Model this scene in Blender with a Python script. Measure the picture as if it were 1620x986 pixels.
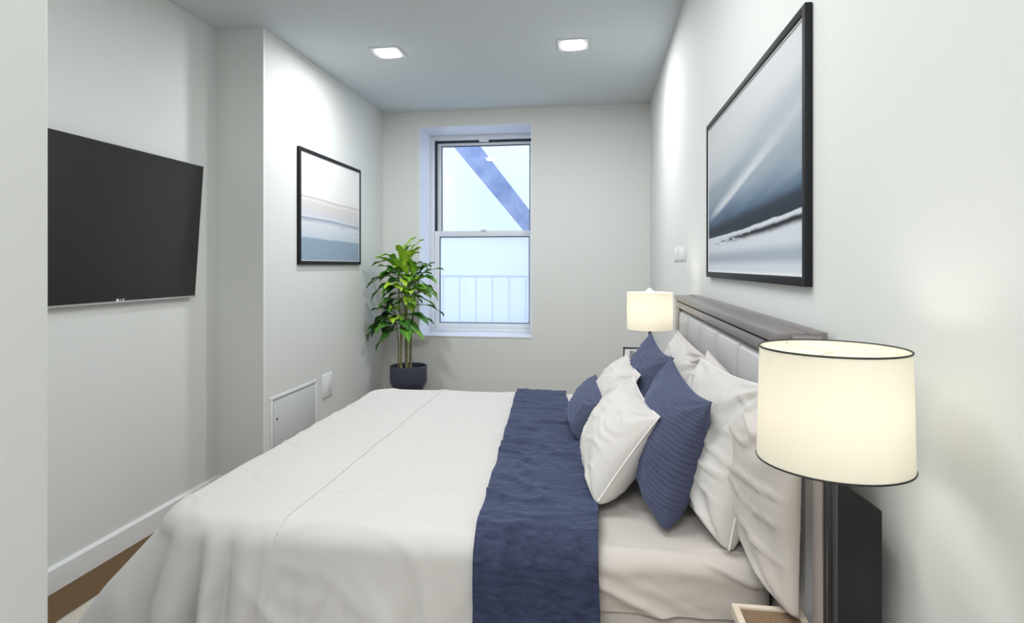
import bpy, bmesh, math, random
from mathutils import Vector, Matrix, noise
C = bpy.context.scene.collection
for o in list(bpy.data.objects): bpy.data.objects.remove(o)
PI = math.pi
EYE = 1.5; CEIL = 3.047; XR = .505; XL = -2.477; XB = -2.146; D = 5.85; YJ = 3.64

# ---------------------------------------------------------------- camera
cd = bpy.data.cameras.new('camera'); cam = bpy.data.objects.new('camera', cd); C.objects.link(cam)
cam.location = (0, 0, EYE); cam.rotation_euler = (PI/2, 0, .14)
cd.sensor_fit = 'HORIZONTAL'; cd.sensor_width = 36; cd.lens = 950/1620*36; cd.shift_y = -73/1620; cd.clip_start = .02
bpy.context.scene.camera = cam
vs = bpy.context.scene.view_settings
vs.view_transform = 'Standard'; vs.look = 'None'; vs.gamma = 1; vs.use_curve_mapping = False; vs.exposure = 0.1
# ---------------------------------------------------------------- world and lights
w = bpy.data.worlds.new('sky'); bpy.context.scene.world = w; w.use_nodes = True
bg = w.node_tree.nodes['Background']; bg.inputs[0].default_value = (.72, .83, 1, 1); bg.inputs[1].default_value = 2.3
def area(name, loc, rot, sx, sy, power, col):
    l = bpy.data.lights.new(name, 'AREA'); l.shape = 'RECTANGLE'; l.size = sx; l.size_y = sy; l.energy = power; l.color = col
    o = bpy.data.objects.new(name, l); C.objects.link(o); o.location = loc; o.rotation_euler = rot; return o
area('fill_light_behind_camera', (-.55, -1.2, CEIL-.03), (0, 0, 0), 1.6, 1.2, 74, (.985, 1, .985))  # added soft fill for the faces turned towards the camera
area('fill_light_over_bed', (-.65, 1.75, CEIL-.03), (0, 0, 0), 1.0, .9, 29, (.985, 1, .99))  # added soft fill above the bed, evens out the walls

# ---------------------------------------------------------------- materials
def mat(name, col, rough=.6, metal=0, spec=.5, bump=None, sheen=0, noise_col=None):
    m = bpy.data.materials.new(name); m.use_nodes = True; nt = m.node_tree; b = nt.nodes['Principled BSDF']
    b.inputs['Base Color'].default_value = (*col, 1); b.inputs['Roughness'].default_value = rough
    b.inputs['Metallic'].default_value = metal; b.inputs['Specular IOR Level'].default_value = spec
    if sheen: b.inputs['Sheen Weight'].default_value = sheen
    tc = nt.nodes.new('ShaderNodeTexCoord')
    if bump:
        n = nt.nodes.new('ShaderNodeTexNoise'); n.inputs['Scale'].default_value = bump[0]; n.inputs['Detail'].default_value = 4
        bp = nt.nodes.new('ShaderNodeBump'); bp.inputs['Strength'].default_value = bump[1]; bp.inputs['Distance'].default_value = bump[2] if len(bump) > 2 else .01
        nt.links.new(tc.outputs['Object'], n.inputs['Vector']); nt.links.new(n.outputs['Fac'], bp.inputs['Height']); nt.links.new(bp.outputs[0], b.inputs['Normal'])
    if noise_col:
        n = nt.nodes.new('ShaderNodeTexNoise'); n.inputs['Scale'].default_value = noise_col[0]; n.inputs['Detail'].default_value = 6
        r = nt.nodes.new('ShaderNodeValToRGB'); r.color_ramp.elements[0].position = .35; r.color_ramp.elements[1].position = .65
        r.color_ramp.elements[0].color = (*col, 1); r.color_ramp.elements[1].color = (*noise_col[1], 1)
        nt.links.new(tc.outputs['Object'], n.inputs['Vector']); nt.links.new(n.outputs['Fac'], r.inputs[0]); nt.links.new(r.outputs[0], b.inputs['Base Color'])
    return m
M = {}
M['wall'] = mat('wall_paint', (.72, .735, .715), .75, bump=(220, .04))
M['ceil'] = mat('ceiling_paint', (.66, .71, .745), .9, bump=(220, .03))
M['trim'] = mat('white_trim_paint', (.80, .81, .82), .4, bump=(90, .03))
M['vinyl'] = mat('white_window_vinyl', (.80, .83, .88), .35, bump=(60, .02))
M['gap'] = mat('dark_gasket_and_track_shade', (.012, .014, .03), .5, bump=(60, .02))
M['carpet'] = mat('brown_carpet', (.11, .06, .022), .95, bump=(420, .8, .01), noise_col=(260, (.27, .165, .075)))
M['rug'] = mat('cream_rug_wool', (.72, .66, .58), .95, bump=(300, .6, .01), noise_col=(150, (.62, .56, .49)))
M['linen'] = mat('off_white_cotton', (.535, .515, .505), .8, bump=(500, .06), sheen=.15)
M['sham'] = mat('pale_grey_cotton', (.55, .525, .505), .75, bump=(500, .05), sheen=.2)
M['sham_pipe'] = mat('pale_grey_piping', (.76, .73, .71), .7, bump=(500, .05))
M['sheet'] = mat('beige_sateen_sheet', (.52, .475, .445), .6, bump=(500, .05), sheen=.2)
M['screen'] = mat('black_glass_screen', (.012, .011, .010), .2, spec=.5, bump=(3, .01))
M['black'] = mat('black_plastic', (.012, .012, .014), .4, bump=(80, .03))
M['frame'] = mat('black_painted_frame', (.012, .013, .016), .6, spec=.25, bump=(120, .05))
M['mat_edge'] = mat('white_frame_liner', (.80, .81, .82), .6, bump=(100, .02))
M['silver'] = mat('silver_metal', (.72, .73, .75), .25, 1, bump=(100, .02))
M['chrome'] = mat('dark_chrome', (.10, .10, .11), .2, 1, bump=(100, .02))
M['rail'] = mat('taupe_grey_lacquered_wood', (.19, .172, .172), .38, bump=(40, .03), noise_col=(9, (.21, .19, .19)))
M['hb_dark'] = mat('dark_espresso_wood', (.014, .013, .014), .5, spec=.3, bump=(40, .05), noise_col=(14, (.019, .018, .019)))
M['hb_post'] = mat('taupe_upholstery', (.30, .26, .24), .6, bump=(300, .1))
M['panel'] = mat('light_grey_leatherette', (.50, .49, .50), .45, bump=(260, .12))
M['ns_edge'] = mat('pale_maple_wood', (.62, .53, .42), .45, bump=(50, .05), noise_col=(20, (.68, .60, .50)))
M['ns_top'] = mat('brown_speckled_leather', (.15, .095, .05), .6, bump=(600, .5, .005), noise_col=(330, (.26, .17, .10)))
M['rim'] = mat('black_shade_binding', (.01, .01, .01), .6, bump=(300, .1))
M['pot'] = mat('charcoal_blue_ceramic', (.045, .055, .085), .55, bump=(150, .08))
M['soil'] = mat('dark_soil', (.02, .014, .01), .95, bump=(120, 1, .02), noise_col=(60, (.05, .035, .022)))
M['cane'] = mat('brown_green_cane', (.16, .13, .06), .7, bump=(60, .3), noise_col=(25, (.30, .30, .12)))
M['stalk'] = mat('green_stalk', (.20, .33, .07), .5, bump=(60, .1))
M['neighbour'] = mat('pale_rendered_facade', (.80, .84, .90), .9, bump=(30, .1))
M['steel_blue'] = mat('blue_grey_painted_steel', (.20, .27, .46), .6, bump=(20, .3), noise_col=(6, (.34, .40, .60)))
M['steel_white'] = mat('white_painted_steel', (.50, .54, .62), .5, bump=(60, .1))
M['cream'] = mat('cream_lacquer', (.75, .68, .52), .5, bump=(60, .03))
M['white'] = mat('white_plastic', (.82, .83, .85), .4, bump=(60, .02))
M['metal_door'] = mat('grey_white_painted_steel_door', (.62, .64, .65), .5, bump=(60, .03))

def leaf_mat():
    m = mat('leaf_green', (.03, .12, .02), .45); nt = m.node_tree; b = nt.nodes['Principled BSDF']
    at = nt.nodes.new('ShaderNodeAttribute'); at.attribute_name = 'tone'
    r = nt.nodes.new('ShaderNodeValToRGB'); e = r.color_ramp.elements
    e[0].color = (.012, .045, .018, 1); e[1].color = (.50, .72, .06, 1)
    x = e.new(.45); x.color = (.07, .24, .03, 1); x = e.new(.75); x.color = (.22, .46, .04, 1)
    nt.links.new(at.outputs['Fac'], r.inputs[0]); nt.links.new(r.outputs[0], b.inputs['Base Color'])
    return m
M['leaf'] = leaf_mat()
def creased(m, scale, strength, dist=.02):
    nt = m.node_tree; b = nt.nodes['Principled BSDF']; old = b.inputs['Normal'].links[0].from_node
    tc = nt.nodes.new('ShaderNodeTexCoord'); mp = nt.nodes.new('ShaderNodeMapping'); mp.inputs['Rotation'].default_value = (.3, .5, .6); mp.inputs['Scale'].default_value = (1, 2.2, .8)
    n = nt.nodes.new('ShaderNodeTexNoise'); n.inputs['Scale'].default_value = scale; n.inputs['Detail'].default_value = 3; n.inputs['Distortion'].default_value = 1.2
    n.noise_type = 'RIDGED_MULTIFRACTAL'
    bp = nt.nodes.new('ShaderNodeBump'); bp.inputs['Strength'].default_value = strength; bp.inputs['Distance'].default_value = dist
    nt.links.new(tc.outputs['Object'], mp.inputs[0]); nt.links.new(mp.outputs[0], n.inputs[0]); nt.links.new(n.outputs['Fac'], bp.inputs['Height']); nt.links.new(old.outputs[0], bp.inputs['Normal']); nt.links.new(bp.outputs[0], b.inputs['Normal'])
creased(M['linen'], 2.6, .10); creased(M['sham'], 4, .08); creased(M['sheet'], 4, .08)
def cloth_blue(name, stretch, scale, strength, c0, c1, wave=0):
    m = bpy.data.materials.new(name); m.use_nodes = True; nt = m.node_tree; b = nt.nodes['Principled BSDF']
    b.inputs['Roughness'].default_value = .9; b.inputs['Sheen Weight'].default_value = .2; b.inputs['Sheen Tint'].default_value = (.5, .6, 1, 1); b.inputs['Specular IOR Level'].default_value = .2
    tc = nt.nodes.new('ShaderNodeTexCoord'); mp = nt.nodes.new('ShaderNodeMapping'); mp.inputs['Scale'].default_value = stretch
    nt.links.new(tc.outputs['UV'], mp.inputs[0])
    n = nt.nodes.new('ShaderNodeTexNoise'); n.inputs['Scale'].default_value = scale; n.inputs['Detail'].default_value = 5; n.inputs['Distortion'].default_value = .6
    nt.links.new(mp.outputs[0], n.inputs[0]); h = n.outputs['Fac']
    if wave:
        wv = nt.nodes.new('ShaderNodeTexWave'); wv.bands_direction = 'Y'; wv.inputs['Scale'].default_value = wave; wv.inputs['Distortion'].default_value = 3.5; wv.inputs['Detail'].default_value = 2; wv.inputs['Detail Scale'].default_value = .5
        nt.links.new(tc.outputs['UV'], wv.inputs[0])
        mm = nt.nodes.new('ShaderNodeMath'); mm.operation = 'MULTIPLY_ADD'; nt.links.new(wv.outputs['Fac'], mm.inputs[0]); mm.inputs[1].default_value = .6; nt.links.new(h, mm.inputs[2]); h = mm.outputs[0]
    r = nt.nodes.new('ShaderNodeValToRGB'); r.color_ramp.elements[0].position = .3; r.color_ramp.elements[1].position = .75 if not wave else 1.0; r.color_ramp.elements[0].color = (*c0, 1); r.color_ramp.elements[1].color = (*c1, 1)
    nt.links.new(h, r.inputs[0]); nt.links.new(r.outputs[0], b.inputs['Base Color'])
    bp = nt.nodes.new('ShaderNodeBump'); bp.inputs['Strength'].default_value = strength; bp.inputs['Distance'].default_value = .004
    nt.links.new(h, bp.inputs['Height']); nt.links.new(bp.outputs[0], b.inputs['Normal'])
    return m
M['blue'] = cloth_blue('navy_quilted_cotton', (3, 9, 1), 6, .32, (.046, .052, .092), (.064, .073, .125), 19)
M['throw'] = cloth_blue('navy_crinkled_throw_cloth', (8, 22, 1), 4, 1.0, (.022, .028, .058), (.047, .058, .110))
def emis(name, col, s):
    m = bpy.data.materials.new(name); m.use_nodes = True; nt = m.node_tree; nt.nodes.remove(nt.nodes['Principled BSDF'])
    e = nt.nodes.new('ShaderNodeEmission'); e.inputs[0].default_value = (*col, 1); e.inputs[1].default_value = s
    nt.links.new(e.outputs[0], nt.nodes['Material Output'].inputs[0]); return m
M['lens'] = emis('lit_downlight_lens', (1, .98, .95), 14)
M['bulb'] = emis('warm_bulb', (1, .94, .84), 9)
def shade_mat():
    m = bpy.data.materials.new('cream_lit_lampshade_fabric'); m.use_nodes = True; nt = m.node_tree; b = nt.nodes['Principled BSDF']
    b.inputs['Base Color'].default_value = (.80, .77, .69, 1); b.inputs['Roughness'].default_value = .9
    t = nt.nodes.new('ShaderNodeBsdfTranslucent'); t.inputs[0].default_value = (.88, .86, .79, 1)
    tc = nt.nodes.new('ShaderNodeTexCoord'); n = nt.nodes.new('ShaderNodeTexNoise'); n.inputs['Scale'].default_value = 400
    bp = nt.nodes.new('ShaderNodeBump'); bp.inputs['Strength'].default_value = .08; bp.inputs['Distance'].default_value = .002
    nt.links.new(tc.outputs['Object'], n.inputs[0]); nt.links.new(n.outputs['Fac'], bp.inputs['Height']); nt.links.new(bp.outputs[0], b.inputs['Normal'])
    mx = nt.nodes.new('ShaderNodeMixShader'); mx.inputs[0].default_value = .5
    nt.links.new(b.outputs[0], mx.inputs[1]); nt.links.new(t.outputs[0], mx.inputs[2]); nt.links.new(mx.outputs[0], nt.nodes['Material Output'].inputs[0])
    return m
M['shade'] = shade_mat()
def glass(name, haze=0.0):
    m = bpy.data.materials.new(name); m.use_nodes = True; nt = m.node_tree; nt.nodes.remove(nt.nodes['Principled BSDF'])
    tr = nt.nodes.new('ShaderNodeBsdfTransparent'); tr.inputs[0].default_value = (.97, .98, 1, 1)
    gl = nt.nodes.new('ShaderNodeBsdfGlossy'); gl.inputs['Roughness'].default_value = .0
    df = nt.nodes.new('ShaderNodeBsdfTranslucent'); df.inputs[0].default_value = (.95, .97, 1, 1)
    m1 = nt.nodes.new('ShaderNodeMixShader'); m1.inputs[0].default_value = .055
    m2 = nt.nodes.new('ShaderNodeMixShader'); m2.inputs[0].default_value = haze
    nt.links.new(tr.outputs[0], m1.inputs[1]); nt.links.new(gl.outputs[0], m1.inputs[2])
    nt.links.new(m1.outputs[0], m2.inputs[1]); nt.links.new(df.outputs[0], m2.inputs[2])
    nt.links.new(m2.outputs[0], nt.nodes['Material Output'].inputs[0]); return m
M['glass'] = glass('clear_window_glass'); M['screened'] = glass('hazy_window_glass', .25)

class G:
    """tiny node helper"""
    def __init__(s, nt): s.nt = nt
    def n(s, t, **k):
        x = s.nt.nodes.new(t)
        for a, v in k.items(): setattr(x, a, v)
        return x
    def put(s, sock, v):
        if isinstance(v, (int, float)): sock.default_value = v
        else: s.nt.links.new(v, sock)
    def m(s, op, a, b=0.0, c=0.0):
        x = s.n('ShaderNodeMath', operation=op); s.put(x.inputs[0], a); s.put(x.inputs[1], b); s.put(x.inputs[2], c); return x.outputs[0]
    def sm(s, v, lo, hi):
        x = s.n('ShaderNodeMapRange'); x.interpolation_type = 'SMOOTHSTEP'; s.put(x.inputs[0], v); x.inputs[1].default_value = lo; x.inputs[2].default_value = hi; return x.outputs[0]
    def mix(s, f, a, b):
        x = s.n('ShaderNodeMix', data_type='RGBA'); s.put(x.inputs[0], f)
        for i, v in ((6, a), (7, b)):
            if isinstance(v, tuple): x.inputs[i].default_value = (*v, 1)
            else: s.nt.links.new(v, x.inputs[i])
        return x.outputs[2]
    def comb(s, x, y, z=0.0):
        c = s.n('ShaderNodeCombineXYZ'); s.put(c.inputs[0], x); s.put(c.inputs[1], y); s.put(c.inputs[2], z); return c.outputs[0]
    def noise(s, vec, sc, det=3, rough=.5):
        n = s.n('ShaderNodeTexNoise'); s.nt.links.new(vec, n.inputs[0]); n.inputs['Scale'].default_value = sc; n.inputs['Detail'].default_value = det; n.inputs['Roughness'].default_value = rough; return n.outputs['Fac']
    def ramp(s, f, pts):
        r = s.n('ShaderNodeValToRGB'); e = r.color_ramp.elements
        e[0].position, e[1].position = pts[0][0], pts[-1][0]; e[0].color = (*pts[0][1], 1); e[1].color = (*pts[-1][1], 1)
        for p, c in pts[1:-1]: q = e.new(p); q.color = (*c, 1)
        s.put(r.inputs[0], f); return r.outputs[0]
def S(r, g, b):  # display colour to linear
    f = lambda c: ((c/255+.055)/1.055)**2.4 if c > 10 else c/255/12.92
    return (f(r), f(g), f(b))
def art_base(name):
    m = bpy.data.materials.new(name); m.use_nodes = True; g = G(m.node_tree); b = m.node_tree.nodes['Principled BSDF']; b.inputs['Roughness'].default_value = .6; b.inputs['Specular IOR Level'].default_value = .2
    tc = g.n('ShaderNodeTexCoord'); sp = g.n('ShaderNodeSeparateXYZ'); m.node_tree.links.new(tc.outputs['UV'], sp.inputs[0])
    return m, g, b, sp.outputs[0], sp.outputs[1]
def art_big():
    m, g, b, u, v = art_base('abstract_blue_grey_seascape_print')
    rot = g.m('SUBTRACT', v, g.m('MULTIPLY', u, .30))
    soft = g.m('SUBTRACT', g.noise(g.comb(g.m('MULTIPLY', u, .9), g.m('MULTIPLY', rot, 4.0)), 2.6, 4, .5), .5)
    vv = g.m('ADD', v, g.m('MULTIPLY', soft, .16))
    c = g.ramp(vv, [(.24, S(46, 62, 84)), (.32, S(62, 82, 106)), (.40, S(104, 124, 146)), (.47, S(140, 154, 168)), (.56, S(158, 167, 177)), (.66, S(186, 192, 198)), (.85, S(200, 202, 206))])
    lean = g.m('MULTIPLY', g.sm(g.m('ADD', rot, g.m('MULTIPLY', soft, .08)), .36, .44), g.m('SUBTRACT', 1.0, g.sm(g.m('ADD', rot, g.m('MULTIPLY', soft, .08)), .47, .60)))
    c = g.mix(g.m('MULTIPLY', lean, .35), c, S(132, 146, 162))
    dd = g.m('SUBTRACT', rot, g.m('ADD', .355, g.m('MULTIPLY', soft, .06)))
    ray_ = g.m('MULTIPLY', g.m('MULTIPLY', g.sm(dd, -.035, .0), g.m('SUBTRACT', 1.0, g.sm(dd, .0, .07))), g.m('MULTIPLY', g.sm(u, -.05, .25), g.m('SUBTRACT', 1.0, g.sm(u, .55, .95))))
    c = g.mix(g.m('MULTIPLY', ray_, .85), c, S(214, 217, 221))
    dk = g.m('MULTIPLY', g.sm(v, .225, .26), g.m('SUBTRACT', 1.0, g.sm(g.m('SUBTRACT', v, g.m('MULTIPLY', u, .05)), .265, .33)))
    c = g.mix(g.m('MULTIPLY', dk, .85), c, S(20, 28, 40))
    line = g.m('ADD', .228, g.m('MULTIPLY', g.m('POWER', u, 2.0), .04))
    dv = g.m('SUBTRACT', v, g.m('ADD', line, g.m('MULTIPLY', g.m('SUBTRACT', g.noise(g.comb(u, v), 9, 5), .5), .02)))
    low = g.m('SUBTRACT', 1.0, g.sm(dv, -.002, .004))
    c = g.mix(low, c, S(206, 211, 218))
    rough = g.noise(g.comb(u, g.m('MULTIPLY', v, 4)), 12, 6, .7)
    blk = g.m('MULTIPLY', g.m('MULTIPLY', g.sm(dv, -.065, -.035), g.m('SUBTRACT', 1.0, g.sm(dv, -.03, -.012))), g.sm(g.m('ADD', g.m('MULTIPLY', rough, .7), g.m('MULTIPLY', u, .3)), .38, .52))
    c = g.mix(blk, c, S(22, 26, 34))
    band = g.m('MULTIPLY', g.sm(v, .03, .08), g.m('SUBTRACT', 1.0, g.sm(v, .09, .15)))
    c = g.mix(g.m('MULTIPLY', band, .8), c, S(150, 162, 178))
    g.nt.links.new(c, b.inputs['Base Color']); return m
def art_small():
    m, g, b, u, v = art_base('pale_sea_and_sky_print')
    n1 = g.m('SUBTRACT', g.noise(g.comb(g.m('MULTIPLY', u, .6), v), 4, 3), .5)
    vv = g.m('ADD', v, g.m('ADD', g.m('MULTIPLY', n1, .035), g.m('MULTIPLY', u, .02)))
    fine = g.noise(g.comb(u, g.m('MULTIPLY', v, 5)), 16, 6, .7)
    sea = g.mix(fine, S(112, 134, 158), S(172, 190, 206))
    c = g.ramp(vv, [(0, S(150, 178, 194)), (.21, S(158, 182, 196)), (.225, S(196, 206, 216)), (.36, S(214, 218, 224)), (.405, S(150, 160, 178)), (.415, S(214, 218, 224)), (.44, S(206, 208, 214)), (.55, S(214, 208, 205)), (.58, S(226, 224, 222)), (.60, S(198, 190, 186)), (.612, S(232, 231, 229)), (1, S(234, 233, 231))])
    c = g.mix(g.m('SUBTRACT', 1.0, g.sm(vv, .205, .225)), c, sea)
    st = g.m('MULTIPLY', g.sm(g.noise(g.comb(g.m('MULTIPLY', u, 1.2), g.m('MULTIPLY', v, 14)), 3, 4), .60, .72), g.m('MULTIPLY', g.sm(v, .25, .3), g.m('SUBTRACT', 1.0, g.sm(v, .45, .5))))
    c = g.mix(g.m('MULTIPLY', st, .5), c, S(140, 152, 172))
    g.nt.links.new(c, b.inputs['Base Color']); return m

# ---------------------------------------------------------------- mesh helpers
def obj(name, bm, m, parent=None, smooth=True, sub=0):
    me = bpy.data.meshes.new(name); bmesh.ops.recalc_face_normals(bm, faces=bm.faces); bm.to_mesh(me); bm.free()
    if smooth:
        for p in me.polygons: p.use_smooth = True
    o = bpy.data.objects.new(name, me); me.materials.append(m if not isinstance(m, str) else M[m]); C.objects.link(o)
    if parent: o.parent = parent
    if smooth and sub == 0:
        e = o.modifiers.new('split', 'EDGE_SPLIT'); e.split_angle = math.radians(38)
    if sub:
        s = o.modifiers.new('sub', 'SUBSURF'); s.levels = sub; s.render_levels = sub
    return o
def bx(bm, x0, x1, y0, y1, z0, z1, bev=0, seg=2, mtx=None):
    r = bmesh.ops.create_cube(bm, size=1); vs_ = r['verts']
    for v in vs_: v.co = Vector((x0+(v.co.x+.5)*(x1-x0), y0+(v.co.y+.5)*(y1-y0), z0+(v.co.z+.5)*(z1-z0)))
    if bev:
        ed = list({e for v in vs_ for e in v.link_edges})
        rr = bmesh.ops.bevel(bm, geom=ed, offset=bev, segments=seg, affect='EDGES', profile=.5)
        vs_ = [v for v in rr['verts']] or vs_
    if mtx:
        for v in set(vs_): v.co = mtx @ v.co
    return bm
def box(*a, **k): return bx(bmesh.new(), *a, **k)
def tube(bm, pts, r, n=8, closed=False, cap=True):
    pts = [Vector(p) for p in pts]; L = len(pts); rings = []
    rr = r if isinstance(r, (list, tuple)) else [r]*L
    for i, p in enumerate(pts):
        a = pts[(i-1) % L] if (closed or i > 0) else p; b = pts[(i+1) % L] if (closed or i < L-1) else p
        t = (b-a).normalized(); ref = Vector((0, 0, 1)) if abs(t.z) < .9 else Vector((1, 0, 0))
        s = t.cross(ref).normalized(); q = s.cross(t)
        rings.append([bm.verts.new(p+(s*math.cos(2*PI*k/n)+q*math.sin(2*PI*k/n))*rr[i]) for k in range(n)])
    for i in range(L if closed else L-1):
        A, B = rings[i], rings[(i+1) % L]
        for k in range(n): bm.faces.new((A[k], A[(k+1) % n], B[(k+1) % n], B[k]))
    if cap and not closed: bm.faces.new(rings[0][::-1]); bm.faces.new(rings[-1])
    return bm
def lathe(bm, prof, n=48, c=(0, 0)):
    rings = []
    for r, z in prof:
        if r < 1e-5: rings.append([bm.verts.new((c[0], c[1], z))])
        else: rings.append([bm.verts.new((c[0]+r*math.cos(2*PI*k/n), c[1]+r*math.sin(2*PI*k/n), z)) for k in range(n)])
    for A, B in zip(rings, rings[1:]):
        for k in range(n):
            f = [A[k % len(A)], A[(k+1) % len(A)], B[(k+1) % len(B)], B[k % len(B)]]
            f = list(dict.fromkeys(f))
            if len(f) > 2: bm.faces.new(f)
    return bm
def prism(bm, poly, axis, a, b):
    """polygon in the plane across axis, pushed from a to b"""
    def P(p, t): return {'x': (t, p[0], p[1]), 'y': (p[0], t, p[1]), 'z': (p[0], p[1], t)}[axis]
    A = [bm.verts.new(P(p, a)) for p in poly]; B = [bm.verts.new(P(p, b)) for p in poly]; n = len(poly)
    bm.faces.new(A); bm.faces.new(B[::-1])
    for i in range(n): bm.faces.new((A[i], B[i], B[(i+1) % n], A[(i+1) % n]))
    return bm
def grid(bm, f, nu, nv, uvs=None):
    uvl = bm.loops.layers.uv.verify() if uvs else None
    V = [[bm.verts.new(f(i/nu, j/nv)) for j in range(nv+1)] for i in range(nu+1)]
    for i in range(nu):
        for j in range(nv):
            fc = bm.faces.new((V[i][j], V[i+1][j], V[i+1][j+1], V[i][j+1]))
            if uvs:
                for lp, (a, b) in zip(fc.loops, ((i, j), (i+1, j), (i+1, j+1), (i, j+1))): lp[uvl].uv = uvs(a/nu, b/nv)
    return V
def thing(name, label, cat, loc=(0, 0, 0), group=None):
    o = bpy.data.objects.new(name, None); C.objects.link(o); o.location = loc; o.empty_display_size = .1
    return tag(o, label, cat, group)
def tag(o, label, cat, group=None):
    o['label'] = label; o['category'] = cat
    if group: o['group'] = group
    return o
def child(name, bm, m, par, **k):
    """part built in world coordinates, stored relative to its parent's origin"""
    p = par; off = Vector((0, 0, 0))
    while p: off += p.location; p = p.parent
    bmesh.ops.translate(bm, verts=bm.verts, vec=-off)
    return obj(name, bm, m, par, **k)
def struct(name, bm, m, **k): o = obj(name, bm, m, **k); o['kind'] = 'structure'; return o

# ---------------------------------------------------------------- room shell
YB = -2.2; T = .14; W1 = 6.27
WX0, WX1, WZ0, WZ1 = -1.77, -.627, .786, 2.893
struct('floor', box(XL-T, XR+T, YB-T, D+T, -.12, 0), 'carpet', smooth=False)
struct('ceiling', box(XL-T, XR+T, YB-T, D+T, CEIL, CEIL+.15), 'ceil', smooth=False)
struct('wall_right', box(XR, XR+T, YB-T, D+.55, 0, CEIL), 'wall', smooth=False)
struct('wall_left', box(XL-T, XL, YB-T, YJ, 0, CEIL), 'wall', smooth=False)
b = bmesh.new(); bx(b, XL-T, XB, YJ, D+.55, 0, CEIL); struct('wall_left_chimney_breast', b, 'wall', smooth=False)
b = bmesh.new()
bx(b, XB, WX0, D, D+.55, 0, CEIL); bx(b, WX1, XR, D, D+.55, 0, CEIL); bx(b, WX0, WX1, D, D+.55, 0, WZ0); bx(b, WX0, WX1, D, D+.55, WZ1, CEIL)
struct('wall_back', b, 'wall', smooth=False)
struct('wall_behind_camera', box(XL, XR, YB-T, YB, 0, CEIL), 'wall', smooth=False)
struct('wall_near_left', box(XL, -.766, .35, .75, 0, CEIL, bev=.006), 'wall', smooth=False)
# window reveal lining
b = bmesh.new()
bx(b, WX0, WX0+.008, D-.002, W1, WZ0, WZ1); bx(b, WX1-.008, WX1, D-.002, W1, WZ0, WZ1); bx(b, WX0+.008, WX1-.008, D-.002, W1, WZ1-.008, WZ1); bx(b, WX0+.008, WX1-.008, D-.006, W1, WZ0, WZ0+.012)
struct('trim_window_reveal', b, 'vinyl', smooth=False)
# baseboards
def bb(name, x0, x1, y0, y1, side):
    b = bmesh.new(); h = .118; t = .016
    if side == 'L': prism(b, [(x0, 0), (x0+t, 0), (x0+t, h-.012), (x0+t-.008, h), (x0, h)], 'y', y0, y1)
    if side == 'R': prism(b, [(x1, 0), (x1-t, 0), (x1-t, h-.012), (x1-t+.008, h), (x1, h)], 'y', y0, y1)
    if side == 'B': prism(b, [(y1, 0), (y1-t, 0), (y1-t, h-.012), (y1-t+.008, h), (y1, h)], 'x', x0, x1)
    return struct(name, b, 'trim', smooth=False)
bb('baseboard_left', XL, XL, .75, YJ, 'L'); bb('baseboard_jog', XL+.016, XB, YJ-.1, YJ, 'B'); bb('baseboard_chimney_breast', XB, XB, YJ, D, 'L')
bb('baseboard_back', XB+.016, XR-.016, D-.1, D, 'B'); bb('baseboard_right', XR, XR, YB, D, 'R')
b = bmesh.new(); bx(b, XB-.002, XB+.003, YJ-.003, YJ+.012, .118, CEIL); struct('trim_corner_bead', b, 'trim', smooth=False)

# window
wn = bpy.data.objects.new('window_1', None); C.objects.link(wn); wn.location = (-1.2, W1, WZ0); wn['kind'] = 'structure'
FX0, FX1 = WX0+.008, WX1-.008; FZ0, FZ1 = WZ0+.012, WZ1-.008
GX0, GX1 = -1.672, -.70
b = bmesh.new(); bx(b, FX0, FX0+.035, W1-.03, W1+.12, FZ0, FZ1, .003); bx(b, FX1-.035, FX1, W1-.03, W1+.12, FZ0, FZ1, .003)
bx(b, FX0+.035, FX1-.035, W1-.03, W1+.12, FZ1-.045, FZ1, .003); bx(b, FX0+.035, FX1-.035, W1-.03, W1+.12, FZ0, FZ0+.03, .003)
child('window_frame', b, 'vinyl', wn)
b = bmesh.new(); bx(b, FX0+.035, FX0+.055, W1+.03, W1+.1, 1.80, FZ1-.045); bx(b, FX0+.055, FX1-.035, W1+.04, W1+.1, FZ1-.067, FZ1-.045)  # near-black strips: shadow in the upper sash channel, put in as colour
child('jamb_track_shade', b, 'gap', wn, smooth=False)
def sash(name, y, x0, x1, z0, z1, rails, pane_m):
    l, r, bt, tp = rails
    b = bmesh.new(); bx(b, x0, x0+l, y, y+.035, z0, z1, .003); bx(b, x1-r, x1, y, y+.035, z0, z1, .003)
    bx(b, x0+l, x1-r, y, y+.035, z0, z0+bt, .003); bx(b, x0+l, x1-r, y, y+.035, z1-tp, z1, .003)
    s = child(name, b, 'vinyl', wn)
    g = .007; b = bmesh.new()
    X0, X1, Z0, Z1 = x0+l, x1-r, z0+bt, z1-tp
    bx(b, X0, X0+g, y+.006, y+.028, Z0, Z1); bx(b, X1-g, X1, y+.006, y+.028, Z0, Z1); bx(b, X0+g, X1-g, y+.006, y+.028, Z1-g*1.3, Z1)
    bx(b, X0+g, X1-g, y+.006, y+.028, Z0, Z0+(g if name == 'lower_sash' else .002))
    child('glazing_gasket', b, 'gap', s, smooth=False)
    child('pane', box(X0+g, X1-g, y+.016, y+.019, Z0+g, Z1-g), pane_m, s, smooth=False)
    return s
us = sash('upper_sash', W1+.055, FX0+.055, FX1-.035, 1.80, FZ1-.067, (.045, .03, .06, .03), 'glass')
ls = sash('lower_sash', W1+.01, FX0+.035, FX1-.035, FZ0+.03, 1.868, (.055, .03, .055, .06), 'screened')
b = bmesh.new(); bx(b, -1.24, -1.14, W1-.012, W1+.05, FZ1-.066, FZ1-.025, .004); child('latch', b, 'vinyl', wn)
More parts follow.
